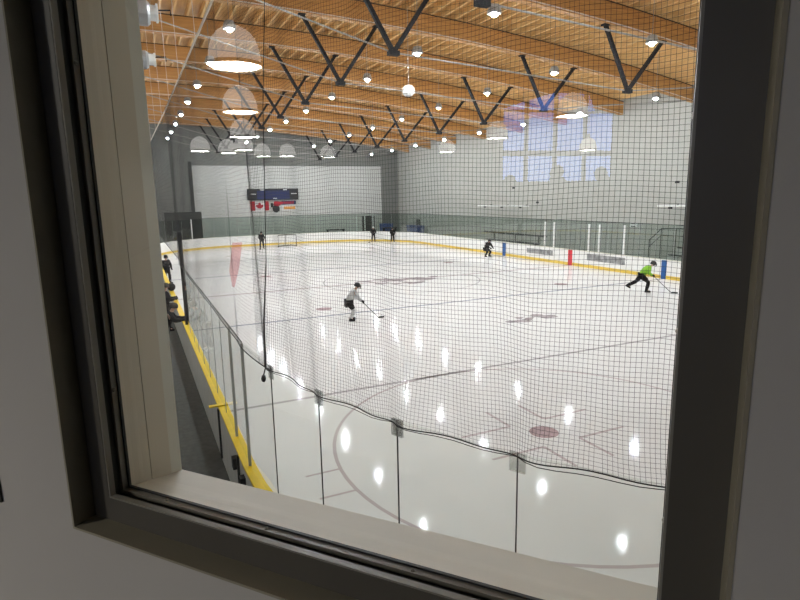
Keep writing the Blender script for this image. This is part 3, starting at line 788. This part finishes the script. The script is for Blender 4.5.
def world_pt(loc, rz, p, sc=1.0):
    c_, s_ = math.cos(rz), math.sin(rz); p = p*sc
    return Vector((loc[0]+p.x*c_-p.y*s_, loc[1]+p.x*s_+p.y*c_, loc[2]+p.z))
AZ = .132   # ankle height over the ice on blades
glide = dict(pelvis=V(-.22,0,.80), chest=V(.0,0,1.16), neck=V(.11,0,1.32), head=V(.20,0,1.45), face=V(1,0,-.22),
    shL=V(.05,.19,1.24), shR=V(.05,-.19,1.24), elL=V(.10,.27,.98), elR=V(.14,-.27,.99), wrL=V(.29,.17,.84), wrR=V(.35,-.13,.83),
    hipL=V(-.20,.10,.77), hipR=V(-.20,-.10,.77), knL=V(.06,.13,.48), knR=V(.0,-.13,.46), anL=V(-.08,.15,AZ), anR=V(-.16,-.15,AZ), toeL=V(1,.1,0), toeR=V(1,-.1,0), grip=V(.6,0,-.7))
stand = dict(pelvis=V(-.03,0,.98), chest=V(.0,0,1.32), neck=V(.02,0,1.50), head=V(.05,0,1.66), face=V(1,0,-.1),
    shL=V(.0,.20,1.42), shR=V(.0,-.20,1.42), elL=V(.04,.29,1.14), elR=V(.04,-.29,1.14), wrL=V(.22,.20,.98), wrR=V(.22,-.16,1.0),
    hipL=V(-.02,.10,.94), hipR=V(-.02,-.10,.94), knL=V(.05,.15,.54), knR=V(.03,-.14,.54), anL=V(.02,.17,AZ), anR=V(-.02,-.16,AZ), toeL=V(1,.25,0), toeR=V(1,-.25,0), grip=V(.5,0,-.8))
stride = dict(pelvis=V(-.10,0,.82), chest=V(.17,0,1.12), neck=V(.30,0,1.24), head=V(.41,0,1.35), face=V(1,0,-.2),
    shL=V(.22,.19,1.18), shR=V(.22,-.19,1.18), elL=V(.12,.33,.96), elR=V(.20,-.32,.95), wrL=V(.34,.22,.82), wrR=V(.40,-.12,.84),
    hipL=V(-.08,.10,.79), hipR=V(-.08,-.10,.79), knL=V(-.30,.18,.47), knR=V(.24,-.10,.50), anL=V(-.62,.26,.30), anR=V(.16,-.10,AZ), toeL=V(.85,.2,-.5), toeR=V(1,0,0), grip=V(.6,0,-.7))
crouch = dict(glide); crouch.update(pelvis=V(-.25,0,.66), chest=V(-.05,0,1.02), neck=V(.05,0,1.18), head=V(.13,0,1.30),
    shL=V(.0,.19,1.10), shR=V(.0,-.19,1.10), elL=V(.10,.30,.88), elR=V(.12,-.30,.88), wrL=V(.30,.2,.76), wrR=V(.32,-.16,.76), hipL=V(-.23,.1,.63), hipR=V(-.23,-.1,.63), knL=V(.10,.17,.46), knR=V(.08,-.17,.46), anL=V(-.08,.22,AZ), anR=V(-.1,-.2,AZ))
blk = dict(top=M['cloth_black'], bottom=M['cloth_black'], sock=M['cloth_black'], helmet=M['helmet_black'])
wht = dict(top=M['cloth_white'], bottom=M['cloth_black'], sock=M['sock'], helmet=M['helmet_black'])
grn = dict(top=M['cloth_green'], bottom=M['cloth_black'], sock=M['cloth_black'], helmet=M['helmet_black'])
def player(label, sticklabel, loc, rz, J, c, sc, stick):
    person(label, loc, rz, J, c, sc)
    if stick:
        g = J['grip']; wl = J['wrR']; el = J['elR']; fd = (wl-el).normalized()
        n = fd.cross((g-fd*g.dot(fd)).normalized())
        hold = wl+fd*.10+n*.028
        a = world_pt(loc, rz, hold, sc)
        heel = Vector((*stick[0], .012)); toe = Vector((*stick[1], .012))
        d = (a-heel).normalized(); hockey_stick(sticklabel, a+d*.32*sc, heel, toe)
player('person in white jersey and black helmet skating with a stick near centre of the picture', 'stick held low by the white-jerseyed skater', (6.37, 21.47, .003), math.radians(-8), glide, wht, .96, ((7.40, 21.36), (7.66, 21.38)))
player('person in lime green jersey striding toward the right with a stick', 'stick held by the skater in lime green', (21.03, 20.36, .003), math.radians(-42), stride, grn, 1.04, ((21.95, 19.45), (22.12, 19.22)))
player('person in black bending forward beside the right boards near the blue stripe', '', (23.9, 38.0, .003), math.radians(-75), crouch, blk, .99, None)
player('person in black standing left of the far goal', 'stick of the skater left of the far goal', (10.0, 56.8, .003), math.radians(-95), stand, blk, .96, ((9.75, 56.1), (9.55, 56.0)))
wh = dict(blk); wh['helmet'] = M['helmet_white']
player('person in black with a white helmet skating before the far boards', 'stick of the skater with the white helmet', (22.3, 57.8, .003), math.radians(-110), stand, wh, .93, ((21.6, 57.2), (21.4, 57.1)))
player('person in black standing before the far boards right of the white-helmeted skater', '', (24.0, 56.5, .003), math.radians(-100), stand, blk, .88, None)
# spectator at the left boards
lean = dict(pelvis=V(-.16,0,.93), chest=V(.05,0,1.26), neck=V(.13,0,1.42), head=V(.21,0,1.56), face=V(1,0,-.15),
    shL=V(.06,.19,1.36), shR=V(.06,-.19,1.36), elL=V(.20,.26,1.16), elR=V(.24,-.26,1.16), wrL=V(.44,.20,1.17), wrR=V(.46,-.18,1.17),
    hipL=V(-.15,.10,.89), hipR=V(-.15,-.10,.89), knL=V(-.10,.12,.49), knR=V(-.14,-.12,.49), anL=V(-.22,.12,.10), anR=V(-.24,-.12,.10), toeL=V(1,.1,0), toeR=V(1,-.15,0), grip=V(0,1,-.1))
spec = dict(top=M['cloth_black'], bottom=M['cloth_grey'], sock=M['cloth_grey'], skates=False, boot=M['white_metal'], helmet=None)
person('person in black jacket and grey trousers leaning on the yellow rail', (-.54, 19.7, -.02), math.radians(-8), lean, spec, 1.0)
spec2 = dict(spec); spec2['bottom'] = M['cloth_black']; spec2['sock'] = M['cloth_black']; spec2['boot'] = M['cloth_black']
st2 = dict(stand); st2['anL'] = V(.02,.14,.10); st2['anR'] = V(0,-.14,.10); st2['wrL'] = V(.32,.16,1.2); st2['wrR'] = V(.32,-.14,1.2); st2['elL'] = V(.08,.29,1.18); st2['elR'] = V(.08,-.29,1.18)
person('person in black watching from behind the left boards beyond the leaning person', (-.42, 23.5, -.02), math.radians(10), st2, spec2, 1.02)
player('person in black standing on the ice beside the far left boards', '', (.26, 36.5, .003), math.radians(-60), stand, blk, .96, None)
t = thing('equipment_bag', 'black equipment bag resting on the yellow rail far along the left boards', 'bag', (-.05, 26.2, 1.10))
b = MB(); b.ball((0,0,.17), .17, 12, (1.0,1.9,1.0)); b.build('bag_body', M['cloth_black'], t, smooth=True)
b = MB(); b.tube([(0,-.18,.32),(0,-.1,.44),(0,.1,.44),(0,.18,.32)], .02, 6); b.build('handle', M['black'], t)

# ------------------------------------------------------------------ viewing window wall
def wp(s, d, z): v = CAM+NV*d+TV*s; return (v.x, v.y, z)
def wbox(mb, s0, s1, d0, d1, z0, z1):
    mb.hexa([wp(s0,d0,z0), wp(s1,d0,z0), wp(s1,d1,z0), wp(s0,d1,z0), wp(s0,d0,z1), wp(s1,d0,z1), wp(s1,d1,z1), wp(s0,d1,z1)])
def wring(mb, s0, s1, z0, z1, m_out, m_in, d0, d1):
    """rectangular ring: opening s0..s1,z0..z1 grown by m_in (inner edge) and m_out (outer edge)"""
    g = lambda m: m+.015 if m >= .05 else m          # the right-hand stile is a little wider
    a0, a1, c0, c1 = s0-m_out, s1+g(m_out), z0-m_out, z1+m_out
    b0, b1, e0, e1 = s0-m_in, s1+g(m_in), z0-m_in, z1+m_in
    wbox(mb, a0, b0, d0, d1, c0, c1); wbox(mb, b1, a1, d0, d1, c0, c1)
    wbox(mb, b0, b1, d0, d1, c0, e0); wbox(mb, b0, b1, d0, d1, e1, c1)
OS0, OS1 = -1.190, .030
OZ0, OZ1 = CAM.z-.712, CAM.z+.80
ZF = 3.3; ZC = 10.9
MO = .066
w = MB()
a0, a1, c0, c1 = OS0-MO, OS1+MO+.015, OZ0-MO, OZ1+MO
SL, SR = -5.2, 3.3
for (x0, x1, y0, y1) in ((SL, a0, -.3, TOP), (a1, SR, -.3, TOP), (a0, a1, -.3, c0), (a0, a1, c1, TOP)):
    wbox(w, x0, x1, .787, 1.03, y0, y1)
WV = struct('wall_window', w, M['lounge_wall'])
WN = MB(); wring(WN, OS0, OS1, OZ0, OZ1, MO, .060, .786, .842); WIN = struct('window_1', WN, M['reveal'])
WIN['kind'] = 'structure'
f = MB(); wring(f, OS0, OS1, OZ0, OZ1, .060, .000, .842, .858); f.build('frame', M['frame'], WIN)
f = MB(); wring(f, OS0, OS1, OZ0, OZ1, .0, -.004, .843, .858); f.build('bead', M['frame_strip'], WIN)
f = MB(); wring(f, OS0, OS1, OZ0, OZ1, .06, .010, .858, .882); f.build('groove', M['groove'], WIN)
f = MB(); wring(f, OS0, OS1, OZ0, OZ1, .06, .000, .882, .897); f.build('glazing_stop', M['frame_strip'], WIN)
f = MB(); wring(f, OS0, OS1, OZ0, OZ1, .06, -.004, .897, .904); f.build('gasket', M['gasket'], WIN)
f = MB(); f.quad(wp(OS0,.9005,OZ0), wp(OS1,.9005,OZ0), wp(OS1,.9005,OZ1), wp(OS0,.9005,OZ1)); f.build('pane', M['pane'], WIN, fix=False)
OZB = OZ0-.06
f = MB(); wring(f, OS0, OS1, OZB, OZ1, .06, .000, .904, .968); wring(f, OS0, OS1, OZB, OZ1, .06, .003, .968, .971); wring(f, OS0, OS1, OZB, OZ1, .06, .0, .971, 1.034); f.build('outer_frame', M['cream'], WIN)
f = MB(); wring(f, OS0, OS1, OZB, OZ1, .11, .002, 1.034, 1.072); f.build('outer_casing', M['cream_pale'], WIN)
f = MB(); f.hexa([wp(OS0-.003,.904,OZB-.02), wp(OS1+.003,.904,OZB-.02), wp(OS1+.003,1.074,OZB-.02), wp(OS0-.003,1.074,OZB-.02), wp(OS0-.003,.904,OZ0), wp(OS1+.003,.904,OZ0), wp(OS1+.003,1.074,OZ0-.036), wp(OS0-.003,1.074,OZ0-.036)]); f.build('outer_sill', M['cream'], WIN)
f = MB()
for s, z in ((-1.19,.30),(-1.19,-.45),(.03,.1),(.03,-.2),(.03,-.5)): f.ball(wp(s, .888, CAM.z+z), .006, 8)
for s in (-1.05,-.75,-.4): f.ball(wp(s, .888, OZ0), .005, 8)
f.build('screw', M['frame_strip'], WIN)
# thin dark object edge on the wall at far left of view
f = MB(); wbox(f, -1.60, -1.532, .781, .787, CAM.z-.77, CAM.z-.70); tag(f.build('wall_switch', M['lounge_dark']), 'dark switch plate on the grey wall left of the window', 'switch')

# ------------------------------------------------------------------ the lounge behind the viewer (seen mirrored in the pane)
LX, LY = -29.3, -22.5
w = MB(); w.poly([(-3.9,5.2,ZF),(LX,5.2,ZF),(LX,LY,ZF),(1.56,LY,ZF),(1.56,-1.2,ZF),wp(SR,.8,ZF),wp(SL,.8,ZF)]); struct('floor_lounge', w, M['lounge_dark'])
w = MB(); w.box(LX, 1.56, LY, 5.2, ZC, ZC+.2); struct('ceiling_lounge', w, M['lounge_dark'])
w = MB(); w.box(LX, XL, 5.2, 5.4, ZF, ZC); struct('wall_lounge_side', w, M['lounge_dark'])
w = MB(); w.box(LX, 1.56, LY-.2, LY, ZF, ZC); struct('wall_lounge_back', w, M['lounge_dark'])
w = MB(); w.box(1.56, 1.76, LY, YN-.3, ZF, ZC); struct('wall_lounge_right', w, M['lounge_dark'])
WY = [-11.9, -13.3, -15.1, -17.1, -18.9]; WB = 5.55; WTOP = [9.45, 9.85, 10.4, 10.4]
w = MB(); w.box(LX-.25, LX, LY, -18.9, ZF, ZC); w.box(LX-.25, LX, -11.9, 5.4, ZF, ZC); w.box(LX-.25, LX, -18.9, -11.9, ZF, WB)
def topq(ya, yb, za, zc): w.hexa([(LX-.25,ya,za),(LX,ya,za),(LX,yb,zc),(LX-.25,yb,zc),(LX-.25,ya,ZC),(LX,ya,ZC),(LX,yb,ZC),(LX-.25,yb,ZC)])
topq(-11.9,-13.3,9.45,9.9); topq(-13.3,-15.1,9.9,10.4); topq(-15.1,-17.3,10.4,10.4); topq(-17.3,-17.75,10.4,9.35); topq(-17.75,-18.9,9.35,9.35)
struct('wall_lounge_end', w, M['lounge_dark'])
w = MB()
for yy in (-13.35, -15.15, -17.05): w.box(LX-.2, LX-.05, yy-.1, yy+.1, WB, ZC)
w.box(LX-.2, LX-.05, -18.9, -11.9, 6.95, 7.25); w.box(LX-.2, LX-.05, -17.75, -11.9, 9.32, 9.42)
W2 = struct('window_2', w, M['groove'])
w = MB(); w.quad((LX-.12,-18.9,WB),(LX-.12,-11.9,WB),(LX-.12,-11.9,ZC-.5),(LX-.12,-18.9,ZC-.5)); w.build('pane', glass('clear_pane', (.95,.96,.97), 1.5), W2, fix=False)

def make_bell():
    t = thing('pendant_lamp', '', 'pendant lamp', (0,0,0))
    b = MB(); b.lathe([(.335,.03),(.333,.10),(.315,.22),(.275,.33),(.20,.42),(.11,.475),(.05,.50)], 28); b.build('lamp_shade', M['shade'], t, smooth=True)
    b = MB(); b.lathe([(.338,.0),(.345,.0),(.345,.035),(.332,.035)], 28); b.build('rim', M['lamp_rim'], t)
    b = MB(); b.lathe([(.345,-.012),(.37,-.02),(.37,-.008),(.346,.0)], 28); b.build('lower_ring', M['lamp_ring'], t)
    b = MB(); b.poly([(.33*math.cos(-2*PI*k/20), .33*math.sin(-2*PI*k/20), .004) for k in range(20)]); b.build('diffuser', M['diffuser'], t, fix=False)
    b = MB(); b.lathe([(.055,.50),(.055,.60),(.02,.64)], 12, cap1=True); b.build('cap', M['lamp_rim'], t)
    b = MB(); b.tube([(0,0,.63),(0,0,ZC-6.56)], .008, 6); b.build('cord', M['lamp_rim'], t)
    return t
bells = [(-7.86,1.95),(-11.9,1.93),(-16.62,1.92),(-20.96,1.92),(-11.57,-5.26),(-16.33,-5.6),(-21.7,-5.9),(-20.59,-11.55),(-24.45,-1.53),(-23.9,.2),(-23.9,1.2),(-22.3,2.5),(-21.4,3.4)]
blab = ['bell pendant lamp mirrored largest at upper left of the window','bell pendant lamp mirrored just below the largest one','bell pendant lamp mirrored third down the left row','bell pendant lamp mirrored lowest in the left row',
 'tan bell pendant lamp mirrored before the blue window','bell pendant lamp mirrored left of the blue window','bell pendant lamp mirrored over the pale right wall','small bell pendant lamp mirrored low in the blue window',
 'bell pendant lamp mirrored on the far wall above the white panel','bell pendant lamp mirrored in the bright band above the scoreboard, right one','bell pendant lamp mirrored in the bright band above the scoreboard, left one','bell pendant lamp mirrored below the left net, right one','bell pendant lamp mirrored below the left net, left one']
bp = None
for (x, y), lab in zip(bells, blab):
    if bp is None: bp = make_bell(); bp.location = (x, y, 6.56); bp['label'] = lab; bp['group'] = 'bell pendant lamps'
    else: copy_thing(bp, (x, y, 6.56), 0, lab, 'bell pendant lamps')
# trees outside the lounge window
for k, (x, y, h, r) in enumerate(((-36.5,-19.5,6.85,1.1),(-37.5,-16.2,6.1,1.5),(-36.5,-23.2,6.6,1.1))):
    t = thing('tree', 'tree outside the mirrored window, '+('middle one','one behind the left panes','one behind the right panes')[k], 'tree', (x, y, 2.6))
    b = MB(); b.tube([(0,0,0),(0.05,0,h-2.6-1.0)], [.14,.09], 8); b.build('trunk', M['bark'], t)
    b = MB()
    for j in range(26):
        a = random.uniform(0,2*PI); q = random.random(); zz = (h-2.6)*(.35+.65*q)
        rr = r*math.sin(PI*min(.98,max(.1,.25+.7*q)))
        b.ball((rr*math.cos(a)*random.random(), rr*math.sin(a)*random.random(), zz-.3), random.uniform(.3,.5), 8)
    b.build('foliage', M['leaf'], t)
g = MB(); g.box(-60, LX-.3, -45, 10, 2.4, 2.6); o = g.build('ground', M['leaf']); o['kind'] = 'structure'

# ------------------------------------------------------------------ world, camera, view
wd = bpy.data.worlds.new('sky'); scene.world = wd; wd.use_nodes = True
nt = wd.node_tree; bg = nt.nodes['Background']
tc = nt.nodes.new('ShaderNodeTexCoord'); sp = nt.nodes.new('ShaderNodeSeparateXYZ'); rp_ = nt.nodes.new('ShaderNodeValToRGB')
rp_.color_ramp.elements[0].position = 0.0; rp_.color_ramp.elements[0].color = (0.24, 0.42, 1.0, 1)
rp_.color_ramp.elements[1].position = 0.35; rp_.color_ramp.elements[1].color = (0.05, 0.17, 0.95, 1)
nt.links.new(tc.outputs['Generated'], sp.inputs[0]); nt.links.new(sp.outputs['Z'], rp_.inputs['Fac']); nt.links.new(rp_.outputs['Color'], bg.inputs['Color'])
bg.inputs['Strength'].default_value = 4.5

cam = bpy.data.cameras.new('camera'); co = bpy.data.objects.new('camera', cam); col.objects.link(co)
yaw, pit, rol = math.radians(25.0), math.radians(10.4496), math.radians(-1.086)
fw = Vector((math.sin(yaw)*math.cos(pit), math.cos(yaw)*math.cos(pit), -math.sin(pit)))
r0 = Vector((math.cos(yaw), -math.sin(yaw), 0)); u0 = r0.cross(fw)
r2 = r0*math.cos(rol)+u0*math.sin(rol); u2 = -r0*math.sin(rol)+u0*math.cos(rol)
co.matrix_world = Matrix(((r2.x,u2.x,-fw.x,CAM.x),(r2.y,u2.y,-fw.y,CAM.y),(r2.z,u2.z,-fw.z,CAM.z),(0,0,0,1)))
cam.sensor_width = 36; cam.lens = 562.43/800*36; cam.clip_start = .02; cam.clip_end = 300
scene.camera = co
vs = scene.view_settings
vs.view_transform = 'Standard'; vs.look = 'None'; vs.gamma = 1; vs.use_curve_mapping = False
vs.exposure = 0.0
